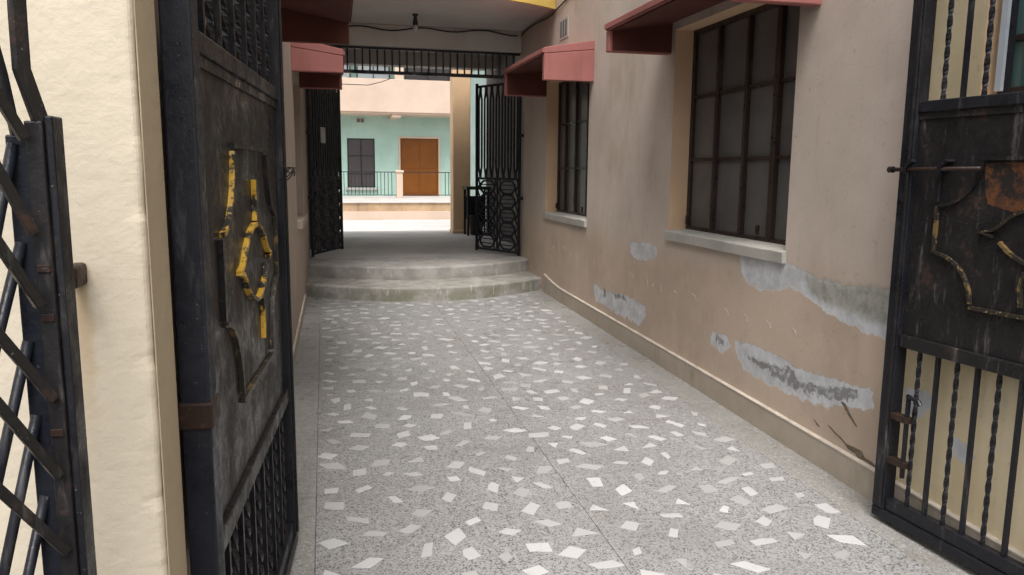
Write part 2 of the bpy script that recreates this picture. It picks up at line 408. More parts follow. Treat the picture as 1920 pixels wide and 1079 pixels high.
# ------------------------------------------------------------------ walls made of a grid with openings
def sdf(poly, Y, Z):
    P = np.array(poly); n = len(P); d = np.full(Y.shape, 1e9); inside = np.zeros(Y.shape, bool)
    for i in range(n):
        a = P[i]; b = P[(i+1) % n]; e = b-a; wy = Y-a[0]; wz = Z-a[1]
        t = np.clip((wy*e[0]+wz*e[1])/(e@e+1e-12), 0, 1); d = np.minimum(d, np.hypot(wy-e[0]*t, wz-e[1]*t))
        c = ((a[1] > Z) != (b[1] > Z)) & (Y < (b[0]-a[0])*(Z-a[1])/(b[1]-a[1]+1e-12)+a[0]); inside ^= c
    return np.where(inside, d, -d)
def lines(lo, hi, fine, extra):
    xs = [lo]
    while xs[-1] < hi-1e-6:
        st = [s for a, b, s in fine if a-1e-9 <= xs[-1] < b-1e-9]; xs.append(min(hi, xs[-1]+(min(st) if st else .5)))
    for e in extra:
        xs = [x for x in xs if abs(x-e) > .008 or x in (lo, hi)]+[e]
    return sorted(set(round(x, 5) for x in xs))
def wall_grid(fn, y0, y1, z0, z1, ops, depth, finey, finez, reveal_g):
    ys = lines(y0, y1, finey, [v for o in ops for v in o[:2]]); zs = lines(z0, z1, finez, [v for o in ops for v in o[2:]])
    g = G(fn); ny, nz = len(ys), len(zs)
    vs = [(0, y, z) for y in ys for z in zs]; fs = []
    for i in range(ny-1):
        for j in range(nz-1):
            cy = (ys[i]+ys[i+1])/2; cz = (zs[j]+zs[j+1])/2
            if any(o[0] < cy < o[1] and o[2] < cz < o[3] for o in ops): continue
            fs.append((i*nz+j, (i+1)*nz+j, (i+1)*nz+j+1, i*nz+j+1))
    g.add(vs, fs)
    # body behind the face
    D = 5.0
    b = [(0, y0, z0), (0, y1, z0), (0, y1, z1), (0, y0, z1), (D, y0, z0), (D, y1, z0), (D, y1, z1), (D, y0, z1)]
    g.add(b, [(0, 1, 5, 4), (3, 7, 6, 2), (0, 4, 7, 3), (1, 2, 6, 5), (4, 5, 6, 7)])
    for o in ops:
        a, b, c, d = o; e = .0
        reveal_g.append(G(fn)); reveal_g[-1].add([(e, a, c), (e, b, c), (e, b, d), (e, a, d), (depth, a, c), (depth, b, c), (depth, b, d), (depth, a, d)],
                     [(0, 1, 5, 4), (3, 7, 6, 2), (0, 4, 7, 3), (1, 2, 6, 5), (4, 5, 6, 7)])
    return g

WX = 2.51
def wp(x, y): p = onX(x, y, WX); return (p[1], p[2])
def r6(pts): return [wp(980+x/2.247, 420+y/2.247) for x, y in pts]
def r3(pts): return [wp(1000+x/4.69, 350+y/4.69) for x, y in pts]
def r8(pts): return [wp(1560+x/1.93, 520+y/1.93) for x, y in pts]
patches = [r3([(850, 490), (960, 485), (1095, 530), (1085, 640), (890, 645), (850, 570)]),
  r6([(300, 250), (340, 280), (430, 300), (510, 340), (520, 380), (490, 430), (440, 385), (350, 370), (300, 330)]),
  r6([(912, 130), (1000, 135), (1110, 160), (1200, 205), (1300, 250), (1600, 290), (1590, 510), (1450, 462), (1390, 430), (1300, 390), (1200, 310), (1130, 270), (1000, 283), (930, 235)]),
  r6([(800, 450), (860, 470), (880, 520), (840, 545), (790, 500)]),
  r6([(890, 490), (1000, 520), (1090, 560), (1150, 610), (1280, 640), (1400, 680), (1470, 700), (1480, 780), (1380, 770), (1280, 760), (1180, 730), (1080, 680), (980, 630), (920, 600), (900, 540)]),
  r8([(265, 400), (350, 410), (360, 470), (330, 510), (265, 500)]), r8([(440, 580), (560, 620), (570, 700), (500, 690), (435, 650)])]
damps = [r6([(1190, 215), (1300, 250), (1600, 285), (1590, 440), (1480, 420), (1380, 370), (1280, 340), (1200, 290)])]
scars = [r6([(920, 545), (1000, 580), (1070, 605), (1130, 600), (1160, 660), (1260, 690), (1330, 690), (1400, 690), (1420, 730), (1340, 750), (1250, 725), (1150, 690), (1060, 640), (960, 580)]),
  r6([(815, 465), (845, 490), (850, 515), (815, 495)]),
  r6([(340, 275), (350, 275), (352, 330), (342, 335)]), r6([(380, 290), (430, 305), (435, 325), (390, 315)])]
BW = (3.85, 5.385, 1.165, 2.62); SW = (7.27, 8.758, 1.12, 2.60); NW = (1.45, 2.60, 1.90, 2.85)
rb = thing('plastered_building', 'tan plastered building with peeling lower wall along the right of the passage', 'building', (2.7, 5.5, 0))
rev = []
g = wall_grid(lambda x, y, z: (WX+x, y, z), -4.0, 10.3, -.05, 4.6, [BW, SW, NW], .20, [(2.2, 8.9, .02)], [(0, 1.35, .02), (1.35, 3.6, .15)], rev)
wall = g.build('wall', M['right_wall'], rb)
co = np.zeros(len(wall.data.vertices)*3); wall.data.vertices.foreach_get('co', co); co = co.reshape(-1, 3)+np.array(ORG[wall.name])
for nm, polys in (('patch', patches), ('damp', damps), ('scar', scars)):
    v = np.full(len(co), -1.0)
    for P in polys: v = np.maximum(v, sdf(P, co[:, 1], co[:, 2]))
    a = wall.data.attributes.new(nm, 'FLOAT', 'POINT'); a.data.foreach_set('value', np.clip(v, -.3, .3).astype(np.float32))
for q in rev: q.build('window_reveal', M['reveal'], rb)

def window(parent, fn, op, depth, mull, rows, wide=None, frame='frame', pane='screen', name='window'):
    a, b, c, d = op; e = depth; fw = .035
    def gb(*q): return G(fn).box(*q)
    fr = G(fn); fr.box(e-.02, e+.02, a, a+fw, c, d); fr.box(e-.02, e+.02, b-fw, b, c, d)
    fr.box(e-.019, e+.019, a+fw, b-fw, c, c+fw); fr.box(e-.019, e+.019, a+fw, b-fw, d-fw, d)
    W = fr.build(name, M[frame], parent, .003)
    ys = sorted(mull); cuts = [a+fw]+ys+[b-fw]
    for y in ys:
        w = .028 if (wide is None or y not in wide) else .05
        gb(e-.03, e+.012, y-w/2, y+w/2, c+fw, d-fw).build('mullion', M[frame], W, .003)
    zc = [c+fw]+list(rows)+[d-fw]
    for z in rows:
        for i in range(len(cuts)-1): gb(e-.016, e+.008, cuts[i]+.014, cuts[i+1]-.014, z-.011, z+.011).build('glazing_bar', M[frame], W)
    for i in range(len(cuts)-1):
        for j in range(len(zc)-1):
            t = random.uniform(-.003, .003)
            g = G(fn); g.add([(e+.004+t, cuts[i], zc[j]), (e+.004-t, cuts[i+1], zc[j]), (e+.004-t, cuts[i+1], zc[j+1]), (e+.004+t, cuts[i], zc[j+1]),
                              (e+.012, cuts[i], zc[j]), (e+.012, cuts[i+1], zc[j]), (e+.012, cuts[i+1], zc[j+1]), (e+.012, cuts[i], zc[j+1])],
                             [(0, 1, 2, 3), (4, 7, 6, 5), (0, 4, 5, 1), (1, 5, 6, 2), (2, 6, 7, 3), (3, 7, 4, 0)])
            g.build('pane', M[pane], W)
    for y in (b-.06, a+.5): gb(e-.05, e-.03, y-.012, y+.012, c+.05, c+.11).build('catch', M[frame], W, .004)
    return W
fr_ = lambda x, y, z: (WX+x, y, z)
window(rb, fr_, BW, .16, [4.25, 4.60, 4.985], [1.69, 2.14], wide=[4.25])
window(rb, fr_, SW, .16, [7.70, 8.09, 8.45], [1.63, 2.12])
window(rb, fr_, NW, .10, [1.80, 2.12, 2.44], [2.12], frame='frame', pane='glass')
g = G(fr_); g.box(.03, .055, 2.535, 2.563, 1.92, 2.83); g.build('pale_frame', M['pale_frame'], rb)
for op in (BW, SW):
    g = G(fr_); a, b, c, d = op
    n = 30; vs = []; fs = []
    for i in range(n+1):
        y = a-.012+(b-a+.024)*i/n; j = .004*mnoise.noise((y*6, c, 1))
        vs += [(-.024+j, y, c-.070), (-.027+j*1.5, y, c-.006+j), (-.015, y, c+.002), (.139, y, c+.012), (.139, y, c-.075)]
    for i in range(n):
        for k in range(5): fs.append((i*5+k, i*5+(k+1) % 5, i*5+5+(k+1) % 5, i*5+5+k))
    fs += [(4, 3, 2, 1, 0), tuple(n*5+k for k in range(5))]
    g.add(vs, fs); g.build('window_sill', M['sill'], rb, .003)
def awning(parent, fn, y0, y1, out, zb, zt, zw, mat, name='awning'):
    # sloping slab on two hanging side fins, open at the front; 'out' is metres in front of the wall face
    A = G(fn); t = .055
    A.add([(-out, y0, zt-t), (-out, y1, zt-t), (-out, y1, zt), (-out, y0, zt), (.002, y0, zw-t), (.002, y1, zw-t), (.002, y1, zw+.03), (.002, y0, zw+.03)],
          [(0, 1, 2, 3), (4, 7, 6, 5), (0, 4, 5, 1), (3, 2, 6, 7), (0, 3, 7, 4), (1, 5, 6, 2)])
    S = A.build(name, M[mat], parent, .006)
    for q in (y0+.001, y1-.061):
        h = G(fn); h.add([(-out+.004, q, zb), (-out+.004, q+.06, zb), (-out+.004, q+.06, zt-t-.002), (-out+.004, q, zt-t-.002),
                          (.001, q, zb), (.001, q+.06, zb), (.001, q+.06, zw-t-.002), (.001, q, zw-t-.002)],
                         [(0, 1, 2, 3), (4, 7, 6, 5), (0, 4, 5, 1), (3, 2, 6, 7), (0, 3, 7, 4), (1, 5, 6, 2)])
        h.build('side_fin', M[mat], S, .006)
        e0 = q+.0612 if q < (y0+y1)/2 else q-.0052
        k_ = G(fn); k_.add([(-out+.03, e0, zb+.012), (-out+.03, e0+.004, zb+.012), (-out+.03, e0+.004, zt-t-.01), (-out+.03, e0, zt-t-.01),
                            (-.002, e0, zb+.012), (-.002, e0+.004, zb+.012), (-.002, e0+.004, zw-t-.012), (-.002, e0, zw-t-.012)],
                           [(0, 1, 2, 3), (4, 7, 6, 5), (0, 4, 5, 1), (3, 2, 6, 7), (0, 3, 7, 4), (1, 5, 6, 2)])
        k_.build('fin_shade_lining', M['brown_and_shade'], S)  # added dark sheet: shade inside the hood put into its colour
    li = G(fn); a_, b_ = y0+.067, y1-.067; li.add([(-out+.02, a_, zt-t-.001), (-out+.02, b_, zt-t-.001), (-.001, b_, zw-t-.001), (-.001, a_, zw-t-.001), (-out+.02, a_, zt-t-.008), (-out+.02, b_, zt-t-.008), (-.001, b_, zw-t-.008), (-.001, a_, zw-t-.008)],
          [(0, 1, 2, 3), (4, 7, 6, 5), (0, 4, 5, 1), (1, 5, 6, 2), (2, 6, 7, 3), (3, 7, 4, 0)]); li.build('underside_shade_sheet', M['brown_and_shade'], S)  # added sheet as well: the shade under the slab painted dark
    l = G(fn); l.box(-out-.012, -out-.001, y0+.005, y1-.005, zt-.045, zt-.012); l.build('front_lip', M['awning' if mat == 'awning' else mat], S)
    return S
awning(rb, fr_, 7.15, 8.83, .495, 2.44, 2.735, 2.79, 'awning')
awning(rb, fr_, 3.66, 5.51, .495, 2.455, 2.66, 2.74, 'awning')
# ventilator block
V = G(fr_).box(-.006, .02, 7.98, 8.28, 2.98, 3.20).build('ventilator', M['concrete'], rb, .004)
for k in range(3): G(fr_).box(-.010, -.0065, 8.02+.085*k, 8.07+.085*k, 3.01, 3.17).build('ventilator_slot', M['joint'], V)
# skirting with pale lip; it sweeps up beside the steps
def skirt(fn, ys, tops, t, name, parent):
    g = G(fn); vs = []; fs = []
    for y, z in zip(ys, tops): vs += [(-t, y, fz(y)-.02), (-t, y, z), (-.0005, y, z+.006), (-.0005, y, fz(y)-.02)]
    for i in range(len(ys)-1):
        for k in range(4): fs.append((i*4+k, i*4+(k+1) % 4, i*4+4+(k+1) % 4, i*4+4+k))
    fs += [(3, 2, 1, 0), tuple((len(ys)-1)*4+k for k in range(4))]
    g.add(vs, fs); s = g.build(name, M['skirting'], parent)
    g = G(fn); vs = []; fs = []
    for y, z in zip(ys, tops): vs += [(-t-.003, y, z-.001+.003*mnoise.noise((y*4, 0, 0))), (-t-.003, y, z+.006), (-.0008, y, z+.010), (-.0008, y, z+.0065), (-t*.5, y, z+.0045)]
    for i in range(len(ys)-1):
        for k in range(5): fs.append((i*5+k, i*5+(k+1) % 5, i*5+5+(k+1) % 5, i*5+5+k))
    g.add(vs, fs); g.build('skirting_lip', M['lip'], s)
ys = [-1+.1*i for i in range(98)]; ys = [y for y in ys if y < 8.86]
tops = [fz(y)+.145+(.10*max(0, (y-7.9)/1.0)**2.0) for y in ys]
skirt(fr_, ys, tops, .022, 'skirting', rb)
# cracks
for P_ in ([(1340, 748), (1352, 752), (1362, 760), (1380, 800), (1412, 858), (1402, 850), (1372, 806)], [(1283, 846), (1292, 850), (1318, 878), (1340, 898), (1366, 928), (1395, 940), (1430, 958), (1441, 985), (1470, 1002), (1500, 1030), (1482, 1026), (1440, 998), (1416, 990), (1400, 968), (1372, 950), (1348, 915), (1312, 880)],
           [(1225, 820), (1236, 832), (1255, 858), (1240, 848)]):
    q = r6(P_); g = G(); m_ = len(q)
    g.add([(WX-.0012, a, b) for a, b in q]+[(WX-.0002, a, b) for a, b in q], [tuple(range(m_)), tuple(range(2*m_-1, m_-1, -1))]+[(i, (i+1) % m_, m_+(i+1) % m_, m_+i) for i in range(m_)])
    g.build('plaster_crack', M['crack'], rb)
# chalk marks and scratches
def chalk(pp, w=.007):
    P = [wp(*q) for q in pp]; g = G(lambda a, b, c: (WX-b, a, c)); g.ribbon([(a, b) for a, b in P], w, .0008, .0016); g.build('chalk_mark', M['chalk'], rb)
def c3(pts, w=.007): chalk([(1000+x/4.69, 350+y/4.69) for x, y in pts], w)
def c6(pts, w=.007): chalk([(980+x/2.247, 420+y/2.247) for x, y in pts], w)
c3([(140, 478), (124, 470), (118, 492), (134, 515), (138, 545), (122, 552)], .012); c3([(182, 528), (166, 530), (160, 552), (176, 560), (184, 530), (190, 562)], .010)
c3([(222, 470), (224, 520), (228, 572)], .011); c3([(262, 540), (282, 535), (278, 515), (264, 530), (268, 556), (288, 552)], .010); c3([(320, 580), (326, 610)], .009)
c3([(384, 596), (386, 650), (390, 708)], .012); c3([(530, 650), (536, 710)], .012); c3([(848, 738), (856, 790), (882, 790), (886, 740)], .011)
c3([(888, 650), (892, 690)], .009); c3([(996, 760), (1002, 830), (1008, 880)], .011); c3([(1060, 855), (1044, 868), (1062, 880)], .010); c3([(1122, 862), (1126, 930)], .012); c3([(1236, 915), (1262, 935)], .012)
for x, y in ((858, 372), (938, 396), (1036, 426), (1142, 456), (722, 310)): c6([(x-7, y-16), (x+6, y-4), (x+9, y+14)], .011)

# ------------------------------------------------------------------ left building (its wall runs very slightly askew)
la = .0155
def fl(x, y, z): return (-.335+la*(y-1.7)-x, y, z)       # x>0 goes into the building, away from the passage
lb = thing('narrow_passage_building', 'tan building with two red window hoods along the left of the passage', 'building', (-.6, 6, 0))
LW1 = (5.95, 6.75, 1.165, 2.46); LW2 = (7.35, 8.60, 1.12, 2.46)
LWA = (3.85, 5.45, 1.165, 2.46)
rev = []
g = wall_grid(fl, 1.705, 10.3, -.05, 4.6, [LWA, LW2], .20, [(1.7, 10.3, .25)], [(0, 4.6, .25)], rev)
g.build('wall', M['left_wall'], lb)
for q in rev: q.build('window_reveal', M['left_wall'], lb)
window(lb, fl, LWA, .14, [4.2, 4.6, 5.0], [1.69, 2.14]); window(lb, fl, LW2, .14, [7.75, 8.15], [1.63, 2.12])
for op in (LWA, LW2):
    G(fl).box(-.045, .119, op[0]-.01, op[1]+.01, op[2]-.07, op[2]+.006).build('window_sill', M['left_wall'], lb, .006)
awning(lb, fl, 7.18, 8.72, .445, 2.44, 2.64, 2.70, 'awning')
awning(lb, fl, 3.95, 5.80, .475, 2.47, 2.67, 2.75, 'brown_and_shade')
ys = [1.75+.2*i for i in range(34)]; skirt(fl, ys, [fz(y)+.11 for y in ys], .012, 'skirting', lb)

# ------------------------------------------------------------------ gate pillar (wall end at the left of the gateway)
pl = thing('gate_pillar', 'thick cream stucco gate pillar with worn edges at the left', 'pillar', (-.6, 1.6, 0))
def pillar(x0, x1, y0, y1, z0, z1):
    g = G(); r_ = .012; vs = []; fs = []; nz = 220
    corners = [(x0, y0, -1, -1), (x1, y0, 1, -1), (x1, y1, 1, 1), (x0, y1, -1, 1)]
    ring = []
    for cx, cy, sx, sy in corners:
        a0 = {(-1, -1): 180, (1, -1): 270, (1, 1): 0, (-1, 1): 90}[(sx, sy)]
        q = [(cx-sx*r_+r_*math.cos(R(a0+k*22.5)), cy-sy*r_+r_*math.sin(R(a0+k*22.5)), sx, sy, 1) for k in range(5)]
        u0, u1 = R(a0-90), R(a0+180)
        ring += [(q[0][0]+.03*math.cos(u0), q[0][1]+.03*math.sin(u0), sx, sy, 0)]+q+[(q[4][0]+.03*math.cos(u1), q[4][1]+.03*math.sin(u1), sx, sy, 0)]
    m = len(ring)
    for j in range(nz+1):
        z = z0+(z1-z0)*j/nz
        for x, y, sx, sy, c in ring:
            e = .0035*abs(mnoise.noise((z*9, sx*3, 1.7+sy)))+.005*max(0, mnoise.noise((z*22, 5.1, sx+sy*2))-.25)
            e *= c; vs.append((x-sx*e, y-sy*e, z))
    for j in range(nz):
        for k in range(m): fs.append((j*m+k, j*m+(k+1) % m, (j+1)*m+(k+1) % m, (j+1)*m+k))
    fs += [tuple(range(m))[::-1], tuple(nz*m+k for k in range(m))]
    g.add(vs, fs); return g
pillar(-1.35, -.314, 1.50, 1.70, -.02, 3.0).build('shaft', M['cream'], pl)
M['tan_reveal'] = plaster('tan_gateway_paint', (.50, .41, .29), (.44, .36, .26), .5, 30)
G().box(-.3139, -.3115, 1.516, 1.686, .0, 2.99).build('inner_face', M['tan_reveal'], pl)
G().box(-1.40, -.28, 1.46, 1.74, 3.001, 3.10).build('cap', M['cream'], pl, .01)

# ------------------------------------------------------------------ gate leaves
def arcpts(c, r, a0, a1, n=8): return [(c[0]+r[0]*math.cos(R(a0+(a1-a0)*i/n)), c[1]+r[1]*math.sin(R(a0+(a1-a0)*i/n))) for i in range(n+1)]
def gate_leaf(label, P, ang, side, zl, zfb, ez, ornmat, emmat, W, os_):
    d = (math.sin(ang), math.cos(ang)); n = (math.cos(ang)*side, -math.sin(ang)*side)
    fn = lambda s, q, z: (P[0]+d[0]*s+n[0]*q, P[1]+d[1]*s+n[1]*q, z)
    T = thing('gate_leaf', label, 'gate', fn(0, 0, .05), 'pair of black steel gate leaves')
    zb = .125; zt = 2.62; ZT = 1.85
    for s0, s1 in ((.0, .070), (W-.065, W)): G(fn).box(s0, s1, -.031, .031, zb, zt).build('stile', M['blue_steel' if s0 == 0 else 'black'], T, .005)
    a, b = .0705, W-.0655
    G(fn).box(W-.058, W-.046, .0315, .040, zb+.01, zt-.01).build('edge_angle', M['panel'], T, .002)
    G(fn).box(.0, W, -.030, .0305, zb-.045, zb-.001).build('sill_bar', M['black'], T, .004)
    G(fn).box(a, b, -.021, .021, zb+.002, zb+.055).build('bottom_rail', M['black'], T, .004)
    G(fn).box(a, b, -.022, .022, zl-.055, zl).build('panel_rail', M['panel'], T, .004)
    G(fn).box(a, b, -.022, .022, ZT, ZT+.045).build('panel_rail', M['black'], T, .004)
    G(fn).box(a, b, -.020, .020, zt-.05, zt-.002).build('top_rail', M['black'], T, .004)
    S = G(fn).box(a, b, -.004, .006, zl+.001, ZT-.001).build('sheet_panel', M['panel'], T)
    e = G(fn); e.box(a+.002, b-.002, .0065, .013, ZT-.028, ZT-.002); e.build('edge_strip', M['panel'], S)
    k = 0; s = W-.163
    protos = {}
    while s > .1:
        for zz0, zz1, key in ((zb+.0555, zl-.0555, 'lo'), (ZT+.0455, zt-.0505, 'hi')):
            g = G(fn)
            if k % 2 == 0: g.twist(s, 0, zz0, zz1, .0075, (zz1-zz0)*4.2, 40)
            else: g.box(s-.008, s+.008, -.008, .008, zz0, zz1)
            g.build('twisted_bar' if k % 2 == 0 else 'plain_bar', M['black'], T)
        s -= .0925; k += 1
    # notched frame of raised flat bar
    s0, s1, t0, t1 = .175+os_, 1.15+os_*.6, 1.285 if zfb > 1 else 1.21, 1.475 if zfb > 1 else 1.435
    zt_, na = 1.66, .19
    path = [(s0+na, zt_), (s1-na, zt_)]
    def flat(p, nm, m, w=.014, h=.019): return G(fn).ribbon(p, w, .0062, h).build(nm, M[m], S)
    flat([(s0+na+.002, zt_), (s1-na-.002, zt_)], 'frame_bar', 'panel'); flat([(s0+na, zfb), (s1-na, zfb)], 'frame_bar', ornmat)
    flat([(s0, t0+.01), (s0, t1-.01)], 'frame_bar', 'panel'); flat([(s1, t0), (s1, t1)], 'frame_bar', ornmat)
    hb = t0-zfb; ht = zt_-t1
    for cs, sg in ((s0, 1), (s1, -1)):
        q = [(cs+sg*na*math.sin(R(u)), zfb+hb*math.cos(R(u))) for u in np.linspace(2, 88, 10)]
        q = [(cs+sg*na*math.sin(R(u))*1.0, zfb+hb*(1-(1-math.cos(R(u)))*.0)*math.cos(R(u))) for u in np.linspace(3, 86, 10)]
        flat(q, 'frame_scroll', ornmat, .012, .02)
        q = [(cs+sg*na*math.sin(R(u)), zt_-ht*math.cos(R(u))) for u in np.linspace(3, 86, 10)]
        flat(q, 'frame_scroll', emmat if sg == 1 else 'panel', .012, .02)
    # central emblem: pointed oval ring with stems
    cs = .66+os_; hw = .245
    up = [(cs-hw+2*hw*u, ez+.115*(math.sin(math.pi*u)**.9)*(1 if .12 < u < .88 else .8)) for u in np.linspace(.03, .97, 15)]
    dn = [(x, 2*ez-z) for x, z in up]
    ring = [(cs-hw-.035, ez)]+up+[(cs+hw+.035, ez)]+dn[::-1]
    flat(ring[:9], 'emblem_petal', emmat, .012, .022); flat(ring[8:18], 'emblem_petal', emmat, .012, .023)
    flat(ring[18:25], 'emblem_petal', emmat, .012, .022); flat(ring[24:]+[ring[0]], 'emblem_petal', emmat, .012, .023)
    flat([(cs+.01, ez+.125), (cs+.02, ez+.165), (cs+.015, ez+.25)], 'emblem_stem', emmat, .013, .021)
    flat([(cs+.09, ez-.13), (cs+.10, ez-.19), (cs+.09, ez-.26)], 'emblem_stem', emmat, .012, .021)
    return T, fn, S
TL, fnL, SL = gate_leaf('black steel gate leaf with bright yellow ornament, swung open beside the cream pillar', (-.285, 1.738), R(4.5), 1, .745, .96, 1.315, 'gold_worn', 'gold', 1.415, .10)
TR, fnR, SR = gate_leaf('black steel gate leaf with sliding bolt, swung open against the right wall', (2.51-.0, 1.50), R(-4.7), -1, .92, 1.09, 1.384, 'gold_worn', 'gold_worn', 1.345, 0)
# left leaf: welded rusty collar on the hinge stile, strap of wire
M['rust'] = metal('rust_brown', (.03, .018, .014), (.11, .048, .032), .09, .7, .2, .25)
G(fnL).box(-.006, .078, -.037, .036, 1.035, 1.095).build('hinge_collar', M['rust'], TL, .005)
G(fnL).box(-.006, .078, -.037, .036, 2.10, 2.16).build('hinge_collar', M['rust'], TL, .005)
lp = []
for i in range(60):
    t = i/59*2*math.pi*2.6; lp.append((1.405+.020*math.cos(t)*(1+.3*math.sin(i*.4)), .045+.022*math.sin(t*.9), 1.580+.024*math.sin(t+.3*math.sin(i*.3))))
w = G(fnL); w.tube([(1.28, .035, 1.625), (1.34, .04, 1.60)]+lp, .0025, 5); w.build('wire_loop', M['cable'], TL)
# right leaf: horizontal sliding bolt, staples, drop bolt
g = G(fnR); g.tube([(.95, .035, 1.622), (1.385, .035, 1.618)], .009, 10); B = g.build('sliding_bolt', M['rust'], TR, 0, True)
g = G(fnR); g.tube([(1.372, .035, 1.618), (1.395, .035, 1.618)], .014, 10); g.build('bolt_knob', M['black'], B)
for s in (1.13, 1.30): G(fnR).ribbon([(s, 1.60), (s, 1.625), (s-.012, 1.640), (s-.035, 1.655)], .012, .0265 if s > 1.25 else .0065, .05).build('bolt_staple', M['black'], B)
g = G(fnR); g.tube([(1.152, .012, 1.60), (1.152, .012, 1.49)], .006, 8); g.build('bolt_hasp', M['black'], B)
g = G(fnR); g.lathe([(.02, 0), (.02, .01)], (0, 0, 0), 14); g.v = [(1.31+p[0], .027+p[2], 1.505+p[1]) for p in g.v]; g.build('lock_boss', M['black'], TR)
g = G(fnR); g.tube([(1.205, .016, .30), (1.205, .016, .66), (1.205, .022, .665), (1.14, .03, .66), (1.13, .03, .645)], .010, 8); D = g.build('drop_bolt', M['black'], TR)
for z in (.36, .56): G(fnR).box(1.185, 1.279, -.004, .034, z-.014, z+.014).build('bolt_bracket', M['rust'], D, .003)
# rust patch where the sheet has lost its paint
n = N('bare_rust', .85, 0, .2); n.color(n.mix(n.ramp(n.noise(9, 6, .7), .46, .56), (.022, .018, .016), n.mix(n.ramp(n.noise(24, 5, .7), .35, .65), (.14, .055, .022), (.06, .03, .02)))); n.bump(n.noise(60, 5), .5, .003); M['bare'] = n.m
g = G(fnR); q = [(.955, 1.645), (.95, 1.55), (.93, 1.49), (.80, 1.46), (.70, 1.48), (.60, 1.55), (.58, 1.645)]
g.add([(a, .0068, b) for a, b in q]+[(a, .0062, b) for a, b in q], [tuple(range(7)), tuple(range(13, 6, -1))]+[(i, (i+1) % 7, 7+(i+1) % 7, 7+i) for i in range(7)]); g.build('bare_rust_patch', M['bare'], SR)

# ------------------------------------------------------------------ folding scissor gate in the left foreground
b = R(-135); Od = (math.sin(b), math.cos(b)); OP = onY(82, 500, 1.30)[:2]
On = (Od[1], -Od[0])                        # towards the street side or away: chosen so that +q faces the camera
if On[1] > 0: On = (-On[0], -On[1])
fo = lambda s, q, z: (OP[0]+Od[0]*s+On[0]*q, OP[1]+Od[1]*s+On[1]*q, z)
fg = thing('folding_gate', 'black folding scissor gate of crossed bars at the left edge', 'gate', fo(0, 0, .02))
def so(x, y, q=0.0):
    p = onplane(x, y, (OP[0]+On[0]*q, OP[1]+On[1]*q), Od); return ((p[0]-OP[0])*Od[0]+(p[1]-OP[1])*Od[1], float(p[2]))
ztop = so(60, 228)[1]
fx = lambda x, y, z: (OP[0]+x*math.cos(R(-5))-y*math.sin(R(-5)), OP[1]+x*math.sin(R(-5))+y*math.cos(R(-5)), z)
G(fx).box(-.035, -.0035, -.010, .03, .05, ztop-.02).build('channel', M['blue_steel'], fg, .003)
G(fx).box(-.003, .022, -.022, .004, .05, ztop).build('picket', M['panel'], fg, .003)
G(fx).box(.0225, .034, -.016, .024, .05, ztop+.008).build('flange', M['black'], fg, .003)
def ext(p, q, s_to):
    k = (s_to-p[0])/(q[0]-p[0]); return (s_to, p[1]+(q[1]-p[1])*k)
for p, q in (((48, 262), (0, 185)), ((65, 440), (0, 326)), ((77, 575), (0, 461)), ((102, 750), (8, 640)), ((112, 894), (0, 762)), ((126, 1035), (0, 920))):
    a = so(*p, .028); c = so(*q, .028); e = ext(a, c, .16)
    g = G(fo); g.ribbon([a, e], .015, .021, .033); g.build('front_bar', M['panel'], fg, .002)
for p, q in (((24, 270), (0, 396)), ((40, 455), (0, 616)), ((53, 640), (0, 880)), ((69, 778), (8, 1071)), ((85, 929), (42, 1130))):
    a = so(*p, -.012); c = so(*q, -.012); e = ext(a, c, .13)
    g = G(fo); g.tube([(a[0], -.012, a[1]), (e[0], -.012, e[1])], .008, 10); g.build('rear_bar', M['blue_steel'], fg, 0, True)
q = [so(*p, .02) for p in ((78, 232), (41, 130), (34, 37), (28, -60), (20, -140))]
g = G(fo); g.ribbon(q, .022, .012, .026); g.build('bent_top_bar', M['panel'], fg, .003)
q = [so(*p, .0) for p in ((30, 255), (4, 140), (-30, 20))]
g = G(fo); g.ribbon(q, .013, -.006, .006); g.build('bent_top_bar', M['black'], fg, .003)
for z in (so(90, 500)[1], so(100, 590)[1], so(120, 800)[1]): G(fx).box(.0, .019, -.0245, -.0222, z-.006, z+.006).build('rivet_plate', M['rust'], fg, .002)
h = onY(146, 515, 1.49); G().box(h[0]-.012, h[0]+.012, 1.44, 1.508, h[2]-.02, h[2]+.02).build('hinge_lug', M['rust'], fg, .006)

# ------------------------------------------------------------------ covered passage at the far end
pr = thing('passage_roof', 'grey concrete roof slab with yellow edge bridging the passage above the steps', 'roof', (1.1, 10, 3.36))
vs = []; fs = []; n = 24
for i in range(n+1):
    x = -.25+(2.505+.25)*i/n; y = bow(x, 8.03, 4.2)
    vs += [(x, y, 3.36), (x, y, 3.85), (x, 10.14, 3.85), (x, 10.14, 3.36)]
for i in range(n):
    for k in range(4): fs.append((i*4+k, i*4+4+k, i*4+4+(k+1) % 4, i*4+(k+1) % 4))
fs += [(3, 2, 1, 0), tuple(n*4+k for k in range(4))]
g = G(); g.add(vs, fs); g.build('front_slab', M['soffit'], pr)
vs = []; fs = []
for i in range(n+1):
    x = -.25+(2.505+.25)*i/n; y = bow(x, 8.03, 4.2); vs += [(x, y-.04, 3.345), (x, y-.04, 3.85), (x, y-.002, 3.85), (x, y-.002, 3.345)]
g = G(); g.add(vs, fs_ := [(i*4+k, i*4+4+k, i*4+4+(k+1) % 4, i*4+(k+1) % 4) for i in range(n) for k in range(4)]); g.build('yellow_edge', M['yellow'], pr)
G().box(-.22, 2.507, 9.95, 10.138, 3.10, 3.359).build('front_beam', M['soffit'], pr, .008)
G().box(-1.0, 2.79, 10.142, 12.9, 3.52, 3.85).build('rear_slab', M['pale_peach'], pr)
G().box(-1.0, 2.79, 12.62, 12.88, 3.22, 3.519).build('rear_beam', M['soffit'], pr, .01)
